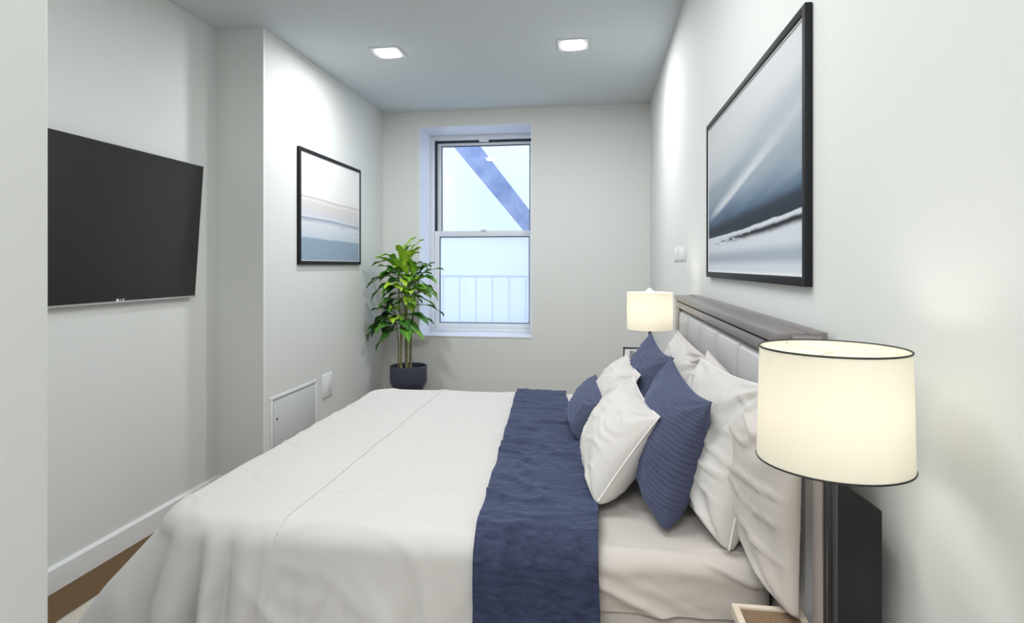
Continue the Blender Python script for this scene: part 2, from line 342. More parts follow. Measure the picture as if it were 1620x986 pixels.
b = bmesh.new(); bx(b, -1.22, -1.16, W1-.008, W1+.01, 1.862, 1.882, .004); child('sash_lock', b, 'vinyl', wn)

# outside: neighbouring facade, fire escape, railing
struct('wall_outside_neighbour', box(-6, 4, 8.4, 8.6, -2, 7), 'neighbour', smooth=False)
b = bmesh.new(); prism(b, [(-2.40, 3.72), (-2.05, 3.78), (.38, .6), (.20, .6)], 'y', 7.55, 7.61)
fe = thing('fire_escape', 'blue-grey steel stair stringer slanting down outside the upper window pane', 'fire escape', (-1.3, 7.6, 1.3))
child('stringer', b, 'steel_blue', fe, smooth=False)
rl = thing('balcony_railing', 'thin white metal balcony railing outside the lower window pane', 'railing', (-1.3, 7.2, 0))
b = bmesh.new(); bx(b, -3.2, .6, 7.185, 7.215, 1.352, 1.38, .003); child('top_rail', b, 'steel_white', rl)
b = bmesh.new(); bx(b, -3.2, .6, 7.19, 7.21, .62, .645, .003); bx(b, -3.2, -3.17, 7.185, 7.215, .598, 1.352); bx(b, .57, .6, 7.185, 7.215, .598, 1.352); child('bottom_rail', b, 'steel_white', rl)
for i in range(18):
    x = -3.1+i*.205; b = bmesh.new(); tube(b, [(x, 7.2, .64), (x, 7.2, 1.36)], .009, 8); child('baluster', b, 'steel_white', rl)

struct('floor_outside_balcony', box(-3.4, 1.2, 6.95, 8.4, .45, .598), 'steel_white', smooth=False)
# recessed ceiling lights
def downlight(x, y, label):
    t = thing('recessed_ceiling_light', label, 'ceiling light', (x, y, CEIL), 'recessed ceiling lights')
    b = bmesh.new(); h = .105; q = .078
    for (x0, x1, y0, y1) in ((-h, h, -h, -q), (-h, h, q, h), (-h, -q, -q, q), (q, h, -q, q)): bx(b, x+x0, x+x1, y+y0, y+y1, CEIL-.007, CEIL-.0005)
    child('trim_plate', b, 'white', t, smooth=False)
    b = bmesh.new(); n = 14
    def f(u, v):
        a, c = 2*u-1, 2*v-1
        return (x+a*.076, y+c*.076, CEIL-.004-.022*max(0, (1-a**4)*(1-c**4))**.5)
    grid(b, f, n, n); child('lens', b, 'lens', t)
    o = area('downlight_beam', (x, y, CEIL-.03), (0, 0, 0), .13, .13, 19, (.97, .985, 1))
downlight(-1.50, 4.19, 'square recessed ceiling light on the left, nearer the picture wall')
downlight(-.163, 4.22, 'square recessed ceiling light on the right, nearer the headboard wall')

# ---------------------------------------------------------------- bed
bed = thing('bed', 'upholstered bed with taupe wood rail headboard of light grey padded panels against right wall', 'bed', (-.35, 2.15, 0))
MN, MF = 1.345, 2.915   # mattress near and far side
b = bmesh.new(); bx(b, -1.05, .375, MN+.012, MF-.012, .14, .655, .02, 3); child('box_base', b, 'sheet', bed)
for x in (-.98, .30):
    for y in (MN+.08, MF-.08):
        b = bmesh.new(); lathe(b, [(0, .017), (.022, .017), (.032, .14), (0, .14)], 20, (x, y)); child('leg', b, 'hb_dark', bed)
HX = .388; ZT = 1.352
yz = [(3.07, .05), (3.07, ZT-.01), (3.06, ZT), (1.42, ZT), (1.37, ZT-.004), (1.345, ZT-.02), (1.33, ZT-.06), (1.31, 1.05), (1.10, 1.05), (1.10, .05)]
b = bmesh.new(); prism(b, yz, 'x', HX+.03, .478); hb = child('headboard', b, 'rail', bed, smooth=False)
# top rail with overhang, groove below it
b = bmesh.new(); bx(b, HX-.004, .452, 1.375, 3.075, ZT-.022, ZT+.001, .003); bx(b, .456, .492, 1.37, 3.078, ZT-.022, ZT+.004, .003); child('top_rail', b, 'rail', hb)
b = bmesh.new(); bx(b, HX, HX+.03, 1.2, 3.07, ZT-.055, ZT-.027, .003); bx(b, HX, HX+.03, 2.96, 3.07, .3, ZT-.056, .003); child('face_frame', b, 'rail', hb)
pe = [2.955, 2.66, 2.36, 2.06, 1.76, 1.47, 1.19]
for a, c in zip(pe, pe[1:]):
    b = bmesh.new()
    def f(u, v, a=a, c=c):
        s = max(0, (1-(2*u-1)**12)*(1-(2*v-1)**24))**.5
        return (HX+.028-.03*s, c+.003+(a-c-.006)*u, .62+(ZT-.06-.62)*v)
    grid(b, f, 24, 40); child('padded_panel', b, 'panel', hb)
b = bmesh.new(); prism(b, [(HX-.001, .03), (HX-.001, 1.150), (.466, 1.094), (.466, .03)], 'y', 1.066, 1.10); child('end_panel', b, 'hb_dark', hb, smooth=False)
b = bmesh.new(); bx(b, HX-.004, HX+.03, 1.102, 1.145, .05, 1.15, .003); child('end_post', b, 'hb_post', hb)

# ---------------------------------------------------------------- draped cloths
def nz(p, s, seed=0): return noise.noise(Vector((p[0]*s+seed, p[1]*s-seed*.7, p[2]*s+seed*1.3)))
R_ = .055
def edge(d, flare):
    q = R_*PI/2
    if d <= 0: return d, 0.0
    if d < q: return R_*math.sin(d/R_), R_*(1-math.cos(d/R_))
    e = d-q; return R_+flare*e, R_+e*(1-.5*flare*flare)
NY, FY = 1.33, 2.94; ZTOP = .882; XF = -1.125; RC = .09
def disp(p, n, d, x):
    """wrinkles: soft on top, hanging folds on the skirts"""
    k = max(0, d-.03)
    a = .0045*nz(p, 3.0, 1)+.0016*nz(p, 9, 2)
    cr = nz((p[0]*.7+p[1]*.35, p[1]*1.5, 0), 3.5, 5); a += .0045*math.exp(-(cr/.045)**2)
    return a, k
def fold(s, d, seed):
    k = min(1, max(0, d-.04)/.20)
    f1 = math.sin(s*30+1.8*math.sin(s*7)); f2 = math.sin(s*67+2*math.sin(s*5)+d*3)
    return k*(.018*(2*abs(f1)**.6-.5)+.007*f2)
def cloth_pt(base, n, d, s, ztop, flare, foldamp, off=0.0):
    o, dn = edge(d, flare)
    p = Vector((base[0]+n[0]*o, base[1]+n[1]*o, ztop-dn))
    a, k = disp(p, n, d, base[0])
    t = min(1, max(0, d/(R_*PI/2)))
    out = t*(a+off+foldamp*fold(s, d, 0)+.008*nz(p, 4, 3)*min(1, k*5)); upz = (1-t)*(a+off)
    p.x += n[0]*out; p.y += n[1]*out; p.z += upz
    # slant creases on the near skirt
    if d > .1 and n[1] < -.5:
        c = nz((p[0]*1.0+p[2]*.9, 0, p[2]*.5), 6, 9); p.y -= .011*math.exp(-(c/.09)**2)*min(1, (d-.1)*5)
        c = nz((p[0]*.8-p[2]*.35, 0, p[2]*.3), 8, 4); p.y += .008*math.exp(-(c/.07)**2)*min(1, (d-.1)*5)
        g = math.exp(-((p[0]+.70)/.055)**2); c = nz((p[0]*.6, 0, p[2]*2.0+p[0]*.7), 13, 6); p.y -= .006*g*c
    return p
def perim(s):
    """s along outline: near side from x=.03 leftwards, round the foot, back along the far side"""
    x1 = -.012; xi, yi, yf = XF+R_+RC, NY+R_+RC, FY-R_-RC
    L1 = x1-xi; LC = RC*PI/2; L2 = yf-yi; tot = 2*L1+2*LC+L2; q = s*tot
    if q < L1: return (x1-q, NY+R_), (0, -1), q
    if q < L1+LC:
        a = (q-L1)/RC; return (xi-RC*math.sin(a), yi-RC*math.cos(a)), (-math.sin(a), -math.cos(a)), q
    if q < L1+LC+L2: return (XF+R_, yi+q-L1-LC), (-1, 0), q
    if q < L1+2*LC+L2:
        a = (q-L1-LC-L2)/RC; return (xi-RC*math.cos(a), yf+RC*math.sin(a)), (-math.cos(a), math.sin(a)), q
    return (xi+(q-L1-2*LC-L2), FY-R_), (0, 1), q
HANG = .80
def duvet_pt(s, t):
    (bx_, by_), n, q = perim(s); MY = (NY+FY)/2
    c = (max(bx_, -.80), MY); dist = math.hypot(bx_-c[0], by_-c[1])
    fa = .22+.75*1.9*math.exp(-((bx_+.98)/.20)**2)*(1 if n[1] < .1 else .3)
    corner = max(0, -n[0])*max(0, -n[1])*2
    near = math.exp(-max(0, by_-1.5)/.7)
    fl = .09+max(0, -n[0])*(.15+.38*near)
    if t < .5:
        r = t/.5; e = 1-(1-r)**1.6
        base = (c[0]+(bx_-c[0])*e, c[1]+(by_-c[1])*e)
        p = Vector((base[0], base[1], ZTOP)); a, k = disp(p, n, 0, 0); p.z += a; return p
    r = (t-.5)/.5; d = (r**1.25)*(HANG+R_*.57)
    p = cloth_pt((bx_, by_), n, d, q, ZTOP, fl, fa); p.z = max(p.z, .035); return p
b = bmesh.new(); grid(b, duvet_pt, 460, 110)
bmesh.ops.remove_doubles(b, verts=b.verts, dist=.0004)
dv = obj('duvet', b, 'linen'); tag(dv, 'off-white cotton duvet draped over the foot and sides of the bed', 'duvet'); dv.modifiers.clear()
sol = dv.modifiers.new('thick', 'SOLIDIFY'); sol.thickness = .008; sol.offset = -1
def over(x, b_, ztop, off, foldamp, flare=.10):
    """point on the duvet: b_ is distance from the near hem over the top to the far hem"""
    H = HANG+R_*.57; MY = (NY+FY)/2; top = FY-NY-2*R_
    if b_ < H+top/2:
        d = H-b_
        if d > 0: return cloth_pt((x, NY+R_), (0, -1), d, -.012-x, ztop, flare, foldamp, off)
        p = Vector((x, NY+R_-d, ztop)); a, k = disp(p, 0, 0, x); p.z += a+off; return p
    d = b_-H-top
    if d > 0: return cloth_pt((x, FY-R_), (0, 1), d, 3+x, ztop, flare, foldamp, off)
    p = Vector((x, FY-R_+d, ztop)); a, k = disp(p, 0, 0, x); p.z += a+off; return p
TOT = 2*(HANG+R_*.57)+FY-NY-2*R_
b = bmesh.new(); N = 170
for dx in (0,):
    pts = [over(-.752+dx-(.03*max(0, (.25-i/N))/.25), TOT*(.01+.98*i/N), ZTOP, .0008, .22) for i in range(N+1)]
    tube(b, pts, .0017, 6)
child('stitched_seam', b, 'linen', dv)

# navy throw
def throw_x(u, v):
    y = over(0, v*TOT, ZTOP, 0, 0).y; t = min(1, max(0, (y-1.33)/1.5))
    xl = -.272-.105*t; xr = .003-.15*max(0, (t-.42))/.58
    wob = .006*nz((v*9, u*3, 0), 2, 4)
    return xl+(xr-xl)*u+wob
def throw_pt(u, v):
    x = throw_x(u, v); p = over(x, v*TOT*.97+TOT*.015, ZTOP, .015, .22)
    c = nz((x*1.3-p.y*.9, x*.9+p.y*3.0, p.z*1.2), 2.6, 11)
    r = .010*math.exp(-(c/.10)**2)*(1 if 1.45 < p.y < 2.3 else .35)+.0022*nz(p, 42, 3)+.003*nz((p.x*.6, p.y*2, p.z*2), 16, 3)
    if p.z > .86: p.z += r+.003
    else: p.y += -(r+.003) if p.y < 2 else (r+.003)
    return p
b = bmesh.new(); grid(b, throw_pt, 90, 520, uvs=lambda u, v: (u*.28, v*3.1))
th_ = obj('throw_blanket', b, 'throw'); tag(th_, 'navy blue crinkled throw laid across the bed in front of the pillows', 'throw'); th_.modifiers.clear()
sol = th_.modifiers.new('thick', 'SOLIDIFY'); sol.thickness = .006; sol.offset = -1

# mattress and fitted sheet
mt = obj('mattress', box(-1.04, .372, MN+.012, MF-.012, .655, .845, .03, 4), 'sheet'); tag(mt, 'beige covered mattress edge showing below the fitted sheet', 'mattress')
def sheet_profile():
    pass
def rrect(u, r, x0, x1, y0, y1):
    """rounded rectangle, u around"""
    w_, h_ = x1-x0-2*r, y1-y0-2*r; L = 2*w_+2*h_+2*PI*r; q = (u % 1)*L
    segs = [((x0+r, y0), (1, 0), w_, (0, -1)), ((x1, y0+r), (0, 1), h_, (1, 0)), ((x1-r, y1), (-1, 0), w_, (0, 1)), ((x0, y1-r), (0, -1), h_, (-1, 0))]
    cs = [(x1-r, y0+r, -PI/2), (x1-r, y1-r, 0), (x0+r, y1-r, PI/2), (x0+r, y0+r, PI)]
    for (p, d, l, n), (cx, cy, a0) in zip(segs, cs):
        if q < l: return (p[0]+d[0]*q, p[1]+d[1]*q), n, q
        q -= l
        if q < r*PI/2: a = a0+q/r; return (cx+r*math.cos(a), cy+r*math.sin(a)), (math.cos(a), math.sin(a)), q
        q -= r*PI/2
    return (x0+r, y0), (0, -1), 0
SR = .04
def sheet_pt(u, v):
    (x, y), n, q = rrect(u, .05, -1.045, .376, MN, MF)
    x -= n[0]*SR; y -= n[1]*SR
    if v < .55:
        e = v/.55; e = 1-(1-e)**1.5; cx = max(-.4, min(.0, x)); p = Vector((cx+(x-cx)*e, 2.13+(y-2.13)*e, .862))
        c = nz((p.x*1.0, p.y*2.0, 0), 3.0, 21); p.z += .003*nz(p, 4, 6)+.005*math.exp(-(c/.08)**2)*(1 if p.x > .02 else .2); return p
    d = (v-.55)/.45*(SR*PI/2+.085)
    if d < SR*PI/2: o, dn = SR*math.sin(d/SR), SR*(1-math.cos(d/SR))
    else: o, dn = SR, SR+d-SR*PI/2
    k = min(1, d/.08); c = nz((x*1.0-dn*2.2, 0, 0), 9, 31); w2 = .015*k*math.exp(-(c/.13)**2)+.003*k*nz((x*2, y*2, dn*5), 9, 2)
    if x < .0: w2 *= .2
    o += w2
    return Vector((x+n[0]*o, y+n[1]*o, .862-dn+.006*k*nz((x, y, 0), 5, 8)))
b = bmesh.new(); grid(b, sheet_pt, 520, 80); bmesh.ops.remove_doubles(b, verts=b.verts, dist=.0003)
sh = obj('fitted_sheet', b, 'sheet'); sh.modifiers.clear(); tag(sh, 'beige sateen sheet creased over the mattress beside the pillows', 'sheet')

# ---------------------------------------------------------------- pillows
def pillow(label, bn, bf, tf, tn, T_, m, group, pinch=.07, back=.6, pipe=None, seed=0, kind='pillow', wr=1.0, sag=0.0, full=.58):
    bn, bf, tf, tn = map(Vector, (bn, bf, tf, tn))
    nrm = ((bf-bn).cross(tn-bn)).normalized()
    if nrm.x > 0: nrm = -nrm                   # front faces the foot of the bed
    ctr = (bn+bf+tf+tn)/4
    N = 56
    def sp(u, v, side):
        a = u*(1-pinch*.6*(1-abs(v)**2.2)); c = v*(1-pinch*(1 if v > 0 else .35)*(1-abs(u)**2.2))
        p = (bn*(1-a)*(1-c)+bf*(1+a)*(1-c)+tf*(1+a)*(1+c)+tn*(1-a)*(1+c))/4
        e = max(0, 1-abs(u)**2.3)*max(0, 1-abs(v)**2.3)
        h = T_*e**(full*(1+.28*v))*(1-(sag*.6+.12)*v)
        # corner and edge creases
        r = math.hypot(1-abs(u), 1-abs(v)); ang = math.atan2(1-abs(v), 1-abs(u))
        w_ = wr*.0085*math.sin(ang*9+seed)*math.exp(-(r/.55)**2)*min(1, e*8)
        c2 = nz((u*1.2+v*.6, v*1.6-u*.5, seed), 1.6, seed); w_ += wr*.007*math.exp(-(c2/.07)**2)*min(1, e*3)
        w_ += wr*.008*nz((u, v, seed), 2.2, seed+3)*min(1, e*3)
        return p+nrm*(side*h*(1 if side > 0 else back)+w_*(1 if side > 0 else .5)*side)
    bm = bmesh.new(); cs = lambda t: -math.cos(PI*t)*.55+(2*t-1)*.45
    for side in (1, -1): grid(bm, lambda u, v: sp(cs(u), cs(v), side), N, N, uvs=lambda u, v: (u*.5, v*.5))
    bmesh.ops.remove_doubles(bm, verts=bm.verts, dist=.0005)
    t = thing(kind, label, kind, tuple(Vector((ctr.x, ctr.y, min(bn.z, bf.z)))), group)
    o = child('cover', bm, m, t); o.modifiers.clear()
    if pipe:
        ring = []
        for i in range(N): ring.append(sp(cs(i/N), -1, 1))
        for i in range(N): ring.append(sp(1, cs(i/N), 1))
        for i in range(N): ring.append(sp(-cs(i/N), 1, 1))
        for i in range(N): ring.append(sp(-1, -cs(i/N), 1))
        b2 = bmesh.new(); tube(b2, ring, .0021, 6, closed=True); child('piping', b2, pipe, t).modifiers.clear()
    return t
GP = 'pillows stacked at the headboard'
pillow('large beige pillow standing against the headboard at the near end, behind the near lamp', (.362, 1.150, .858), (.34, 2.0, .885), (.358, 2.03, 1.225), (.372, 1.155, 1.17), .066, 'sheet', GP, .02, .2, None, 4, wr=1.25, sag=-.15, full=.38)
pillow('large cream pillow against the far end of the headboard, farthest back', (.325, 2.12, .885), (.325, 2.82, .885), (.360, 2.80, 1.205), (.362, 2.12, 1.19), .06, 'sheet', GP, .03, .25, 'sham_pipe', 7, wr=1.2)
pillow('large pale grey pillow leaning behind the taller near navy cushion, its corner pointing down', (.288, 1.372, .872), (.235, 1.98, .885), (.325, 1.955, 1.208), (.378, 1.40, 1.232), .072, 'sham', GP, .07, .85, 'sham_pipe', 2, wr=1.2, sag=.35, full=.45)
pillow('cream pillow behind the far navy cushion, beside the far lamp', (.24, 2.10, .885), (.25, 2.72, .885), (.325, 2.60, 1.212), (.375, 2.13, 1.16), .06, 'sham', GP, .045, .5, 'sham_pipe', 9, wr=1.2)
GB = 'navy square cushions'
pillow('navy quilted square cushion in front of the large grey pillow, nearest of the navy ones', (.158, 1.445, .880), (.125, 1.90, .885), (.232, 1.95, 1.218), (.272, 1.475, 1.176), .082, 'blue', GB, .15, 1.0, None, 5, 'cushion', wr=.5, full=.52)
pillow('navy quilted square cushion with its tip just below the far lamp shade', (.12, 2.06, .885), (.10, 2.46, .885), (.222, 2.52, 1.232), (.262, 2.10, 1.186), .076, 'blue', GB, .14, .9, None, 6, 'cushion', wr=.5, full=.52)
GG = 'pale grey square cushions'
pillow('pale grey square cushion with piped edge at the front of the pillow pile', (.000, 1.538, .895), (-.01, 1.97, .900), (.122, 2.035, 1.130), (.160, 1.575, 1.112), .088, 'sham', GG, .09, .9, 'sham_pipe', 3, 'cushion', wr=.8, full=.5)
pillow('pale grey square cushion half hidden behind the small navy bolster cushion', (-.005, 2.10, .900), (-.015, 2.50, .900), (.118, 2.50, 1.135), (.150, 2.12, 1.12), .07, 'sham', GG, .04, .8, 'sham_pipe', 8, 'cushion', wr=.8)
pillow('small navy quilted bolster cushion lying on the navy throw', (-.040, 2.02, .903), (-.085, 2.42, .905), (-.003, 2.42, 1.065), (.004, 2.02, 1.035), .06, 'blue', None, .0, .8, None, 11, 'bolster_cushion', wr=.4, full=.36)

# ---------------------------------------------------------------- nightstands, lamps, small things
def nightstand(x0, x1, y0, y1, z, label):
    t = thing('nightstand', label, 'nightstand', ((x0+x1)/2, (y0+y1)/2, 0), None)
    child('body', box(x0+.006, x1, y0+.006, y1-.006, .12, z-.014, .003), 'ns_edge', t)
    b = bmesh.new(); e = .012
    bx(b, x0, x1, y0, y0+e, z-.014, z+.004); bx(b, x0, x1, y1-e, y1, z-.014, z+.004); bx(b, x0, x0+e, y0+e, y1-e, z-.014, z+.004); bx(b, x1-e, x1, y0+e, y1-e, z-.014, z+.004)
    tp = child('top_frame', b, 'ns_edge', t, smooth=False)
    child('top_inset', box(x0+e, x1-e, y0+e, y1-e, z-.013, z), 'ns_top', t, smooth=False)
    for k in range(2):
        za = .16+k*.33; dr = child('drawer', box(x0-.006, x0+.008, y0+.02, y1-.02, za, za+.30, .003), 'ns_edge', t)
        b = bmesh.new(); lathe(b, [(0, 0), (.006, 0), (.006, .012), (.012, .016), (.012, .022), (0, .024)], 20)
        bmesh.ops.rotate(b, verts=b.verts, cent=(0, 0, 0), matrix=Matrix.Rotation(-PI/2, 3, 'Y')); bmesh.ops.translate(b, verts=b.verts, vec=(x0-.005, (y0+y1)/2, za+.15))
        child('knob', b, 'silver', dr)
    for x in (x0+.025, x1-.02):
        for y in (y0+.03, y1-.03):
            b = bmesh.new(); lathe(b, [(0, 0), (.010, 0), (.015, .12), (0, .12)], 16, (x, y)); child('leg', b, 'hb_dark', t)
    return t
nightstand(.257, .383, .72, 1.205, .845, 'pale wood nightstand with brown speckled top at the bottom right, under the near lamp')
nightstand(.12, .44, 3.09, 3.48, .845, 'pale wood nightstand on the far side of the bed, under the far lamp')

def lamp(cx, cy, z0, r1, r2, zb, zt, label, rim, finial, watts):
    t = thing('table_lamp', label, 'table lamp', (cx, cy, z0), 'matching bedside lamps')
    b = bmesh.new(); lathe(b, [(0, z0), (.045, z0), (.047, z0+.006), (.04, z0+.012), (.010, z0+.02), (.007, z0+.05), (.007, zb+.04), (0, zb+.04)], 32, (cx, cy)); child('base', b, 'chrome', t)
    n = 96; th = .0012
    b = bmesh.new(); prof = [(r2, zb), (r2+(r1-r2)*.5, (zb+zt)/2), (r1, zt), (r1-th, zt), (r2+(r1-r2)*.5-th, (zb+zt)/2), (r2-th, zb), (r2, zb)]
    lathe(b, prof[:], n, (cx, cy)); bmesh.ops.remove_doubles(b, verts=b.verts, dist=.00001); sd = child('lamp_shade', b, 'shade', t)
    if rim:
        for r, z in ((r1, zt), (r2, zb)):
            b = bmesh.new(); tube(b, [(cx+r*math.cos(a*2*PI/n), cy+r*math.sin(a*2*PI/n), z) for a in range(n)], .0014, 8, closed=True); child('rim', b, 'rim', sd)
    b = bmesh.new(); zs = zt-.006
    for k in range(3):
        a = 2*PI*k/3+1.95; tube(b, [(cx, cy, zs), (cx+(r1-.001)*math.cos(a), cy+(r1-.001)*math.sin(a), zs)], .0018, 6)
    tube(b, [(cx, cy, zs), (cx, cy, zb+.04)], .0015, 6); child('spider', b, 'cream', t)
    b = bmesh.new(); bmesh.ops.create_uvsphere(b, u_segments=24, v_segments=16, radius=.022); bmesh.ops.translate(b, verts=b.verts, vec=(cx, cy, zb+.075)); child('bulb', b, 'bulb', t)
    if finial:
        b = bmesh.new(); lathe(b, [(0, zt-.006), (.022, zt-.002), (.024, zt+.006), (.014, zt+.014), (.008, zt+.02), (0, zt+.023)], 24, (cx, cy)); child('finial', b, 'white', t)
    for nm, zz in (('bulb_glow', (zt+zb)/2),):
        l = bpy.data.lights.new(nm, 'POINT'); l.energy = watts; l.color = (1, .97, .90); l.shadow_soft_size = .045
        o = bpy.data.objects.new(nm, l); C.objects.link(o); o.location = (cx, cy, zz)
lamp(.345, .945, .8452, .1000, .104, 1.212, 1.3776, 'lit table lamp with large cream drum shade and black rims in the right foreground', True, False, .62)
lamp(.274, 3.20, .8452, .117, .117, 1.168, 1.360, 'lit table lamp with cream shade at the far end of the headboard', False, True, 1.8)

bxo = thing('keepsake_box', 'small cream box on the far nightstand, under the silver frame', 'box', (.18, 3.17, .8452))
child('body', box(.138, .168+.03, 3.12, 3.22, .8452, .97, .003), 'cream', bxo); child('lid', box(.135, .201, 3.117, 3.223, .97, 1.006, .004), 'cream', bxo)
pf = thing('photo_frame', 'small dark-edged silver frame standing beside the far lamp', 'photo frame', (.18, 3.15, 1.006))
b = bmesh.new(); fx0, fx1, fz0, fz1 = .136, .226, 1.006, 1.078
bx(b, fx0, fx1, 3.14, 3.152, fz0, fz0+.006); bx(b, fx0, fx1, 3.14, 3.152, fz1-.006, fz1); bx(b, fx0, fx0+.006, 3.14, 3.152, fz0, fz1); bx(b, fx1-.006, fx1, 3.14, 3.152, fz0, fz1)
child('border', b, 'chrome', pf, smooth=False); child('mount', box(fx0+.005, fx1-.005, 3.144, 3.150, fz0+.005, fz1-.005), 'white', pf, smooth=False)
child('picture', box(.168, .192, 3.1425, 3.145, 1.02, 1.06), 'silver', pf, smooth=False)

# ---------------------------------------------------------------- rug
b = bmesh.new()
def rg(u, v):
    x = -2.245+(2.45)*u; y = 1.15+1.55*v; e = min(1, min(u, 1-u, v, 1-v)*30); return (x+.004*nz((y*8, x, 0), 1, 2)*(1 if u < .02 else 0), y, .004+.012*e+.0015*nz((x, y, 0), 40, 1))
grid(b, rg, 120, 90); rg_o = obj('rug', b, 'rug'); rg_o.modifiers.clear(); tag(rg_o, 'cream wool rug under the foot of the bed on brown carpet', 'rug')
sm_ = rg_o.modifiers.new('thick', 'SOLIDIFY'); sm_.thickness = .003; sm_.offset = -1

# ---------------------------------------------------------------- television
tv = thing('television', 'large black flat television tilted down on the left wall', 'television', (XL, 2.7, 1.71))
y0, y1, z0, z1 = 1.98, 3.385, 1.306, 2.11
tilt = Matrix.Translation((-2.446, 0, 1.306)) @ Matrix.Rotation(math.radians(4.2), 4, 'Y') @ Matrix.Translation((2.446, 0, -1.306))
def tvb(x0, x1, a, c, e, f, bev=0): 
    b = bmesh.new(); bx(b, x0, x1, a, c, e, f, bev); bmesh.ops.transform(b, matrix=tilt, verts=b.verts); return b
child('housing', tvb(-2.470, -2.447, y0+.004, y1-.004, z0+.004, z1-.004, .004), 'black', tv)
child('screen', tvb(-2.4475, -2.4455, y0+.008, y1-.008, z0+.012, z1-.008), 'screen', tv, smooth=False)
b = bmesh.new(); bx(b, -2.458, -2.4445, y0, y0+.005, z0, z1); bx(b, -2.458, -2.4445, y1-.005, y1, z0, z1); bx(b, -2.458, -2.4445, y0, y1, z1-.004, z1); bx(b, -2.458, -2.4445, y0, y1, z0, z0+.010)
bmesh.ops.transform(b, matrix=tilt, verts=b.verts); bz = child('bezel', b, 'silver', tv, smooth=False); bz['label'] = 'thin silver edge trim'
b = bmesh.new(); yc = 2.80
lathe(b, [(0, -.001), (.008, -.001), (.008, .001), (0, .001)], 20); bmesh.ops.rotate(b, verts=b.verts, cent=(0, 0, 0), matrix=Matrix.Rotation(PI/2, 3, 'Y')); bmesh.ops.translate(b, verts=b.verts, vec=(-2.4442, yc-.022, z0+.014))
bx(b, -2.4448, -2.4436, yc-.006, yc-.002, z0+.008, z0+.021); bx(b, -2.4448, -2.4436, yc-.006, yc+.006, z0+.008, z0+.011)
bx(b, -2.4448, -2.4436, yc+.010, yc+.013, z0+.008, z0+.021); bx(b, -2.4448, -2.4436, yc+.010, yc+.024, z0+.008, z0+.011); bx(b, -2.4448, -2.4436, yc+.010, yc+.024, z0+.018, z0+.021); bx(b, -2.4448, -2.4436, yc+.021, yc+.024, z0+.008, z0+.015)
bmesh.ops.transform(b, matrix=tilt, verts=b.verts); child('logo', b, 'white', tv, smooth=False)
b = bmesh.new(); bx(b, XL+.001, XL+.03, 2.45, 2.95, 1.55, 1.85, .004); child('wall_bracket', b, 'black', tv)

# ---------------------------------------------------------------- pictures
def picture(xw, sgn, ya, yb, z0, z1, fw, depth, art, label):
    """xw wall plane, sgn direction into the room, ya/yb near and far end"""
    t = thing('framed_picture', label, 'picture', (xw, (ya+yb)/2, z0), None)
    X0, X1 = sorted((xw+sgn*.001, xw+sgn*depth)); b = bmesh.new()
    bx(b, X0, X1, ya, ya+fw, z0, z1, .0015); bx(b, X0, X1, yb-fw, yb, z0, z1, .0015); bx(b, X0, X1, ya+fw, yb-fw, z0, z0+fw, .0015); bx(b, X0, X1, ya+fw, yb-fw, z1-fw, z1, .0015)
    child('frame', b, 'frame', t)
    l = .004; b = bmesh.new(); a0, a1 = sorted((xw+sgn*.002, xw+sgn*(depth-.004)))
    A, B, Z0, Z1 = ya+fw, yb-fw, z0+fw, z1-fw
    bx(b, a0, a1, A, A+l, Z0, Z1); bx(b, a0, a1, B-l, B, Z0, Z1); bx(b, a0, a1, A+l, B-l, Z0, Z0+l); bx(b, a0, a1, A+l, B-l, Z1-l, Z1); child('liner', b, 'mat_edge', t, smooth=False)
    b = bmesh.new(); xs = xw+sgn*(depth-.007); A += l; B -= l; Z0 += l; Z1 -= l
    uvl = bm_uv = b.loops.layers.uv.verify(); xo = xw+sgn*.004
    # a thin canvas slab with its image on the front
    vsb = [b.verts.new(p) for p in ((xs, A, Z0), (xs, B, Z0), (xs, B, Z1), (xs, A, Z1), (xo, A, Z0), (xo, B, Z0), (xo, B, Z1), (xo, A, Z1))]
    uv = {0: (0, 0), 1: (1, 0), 2: (1, 1), 3: (0, 1)} if sgn > 0 else {0: (1, 0), 1: (0, 0), 2: (0, 1), 3: (1, 1)}
    for q in ((0, 1, 2, 3), (7, 6, 5, 4), (0, 4, 5, 1), (1, 5, 6, 2), (2, 6, 7, 3), (3, 7, 4, 0)):
        f = b.faces.new([vsb[i] for i in q])
        for lp, i in zip(f.loops, q): lp[uvl].uv = uv[i % 4]
    child('print', b, art, t, smooth=False)
    return t
picture(XR, -1, 1.50, 2.79, 1.449, 2.122, .023, .018, art_big(), 'large black-framed abstract blue and grey print on the right wall above the headboard')
picture(XB, 1, 4.08, 5.22, 1.506, 2.365, .028, .022, art_small(), 'smaller black-framed pale sea print on the left wall beside the plant')

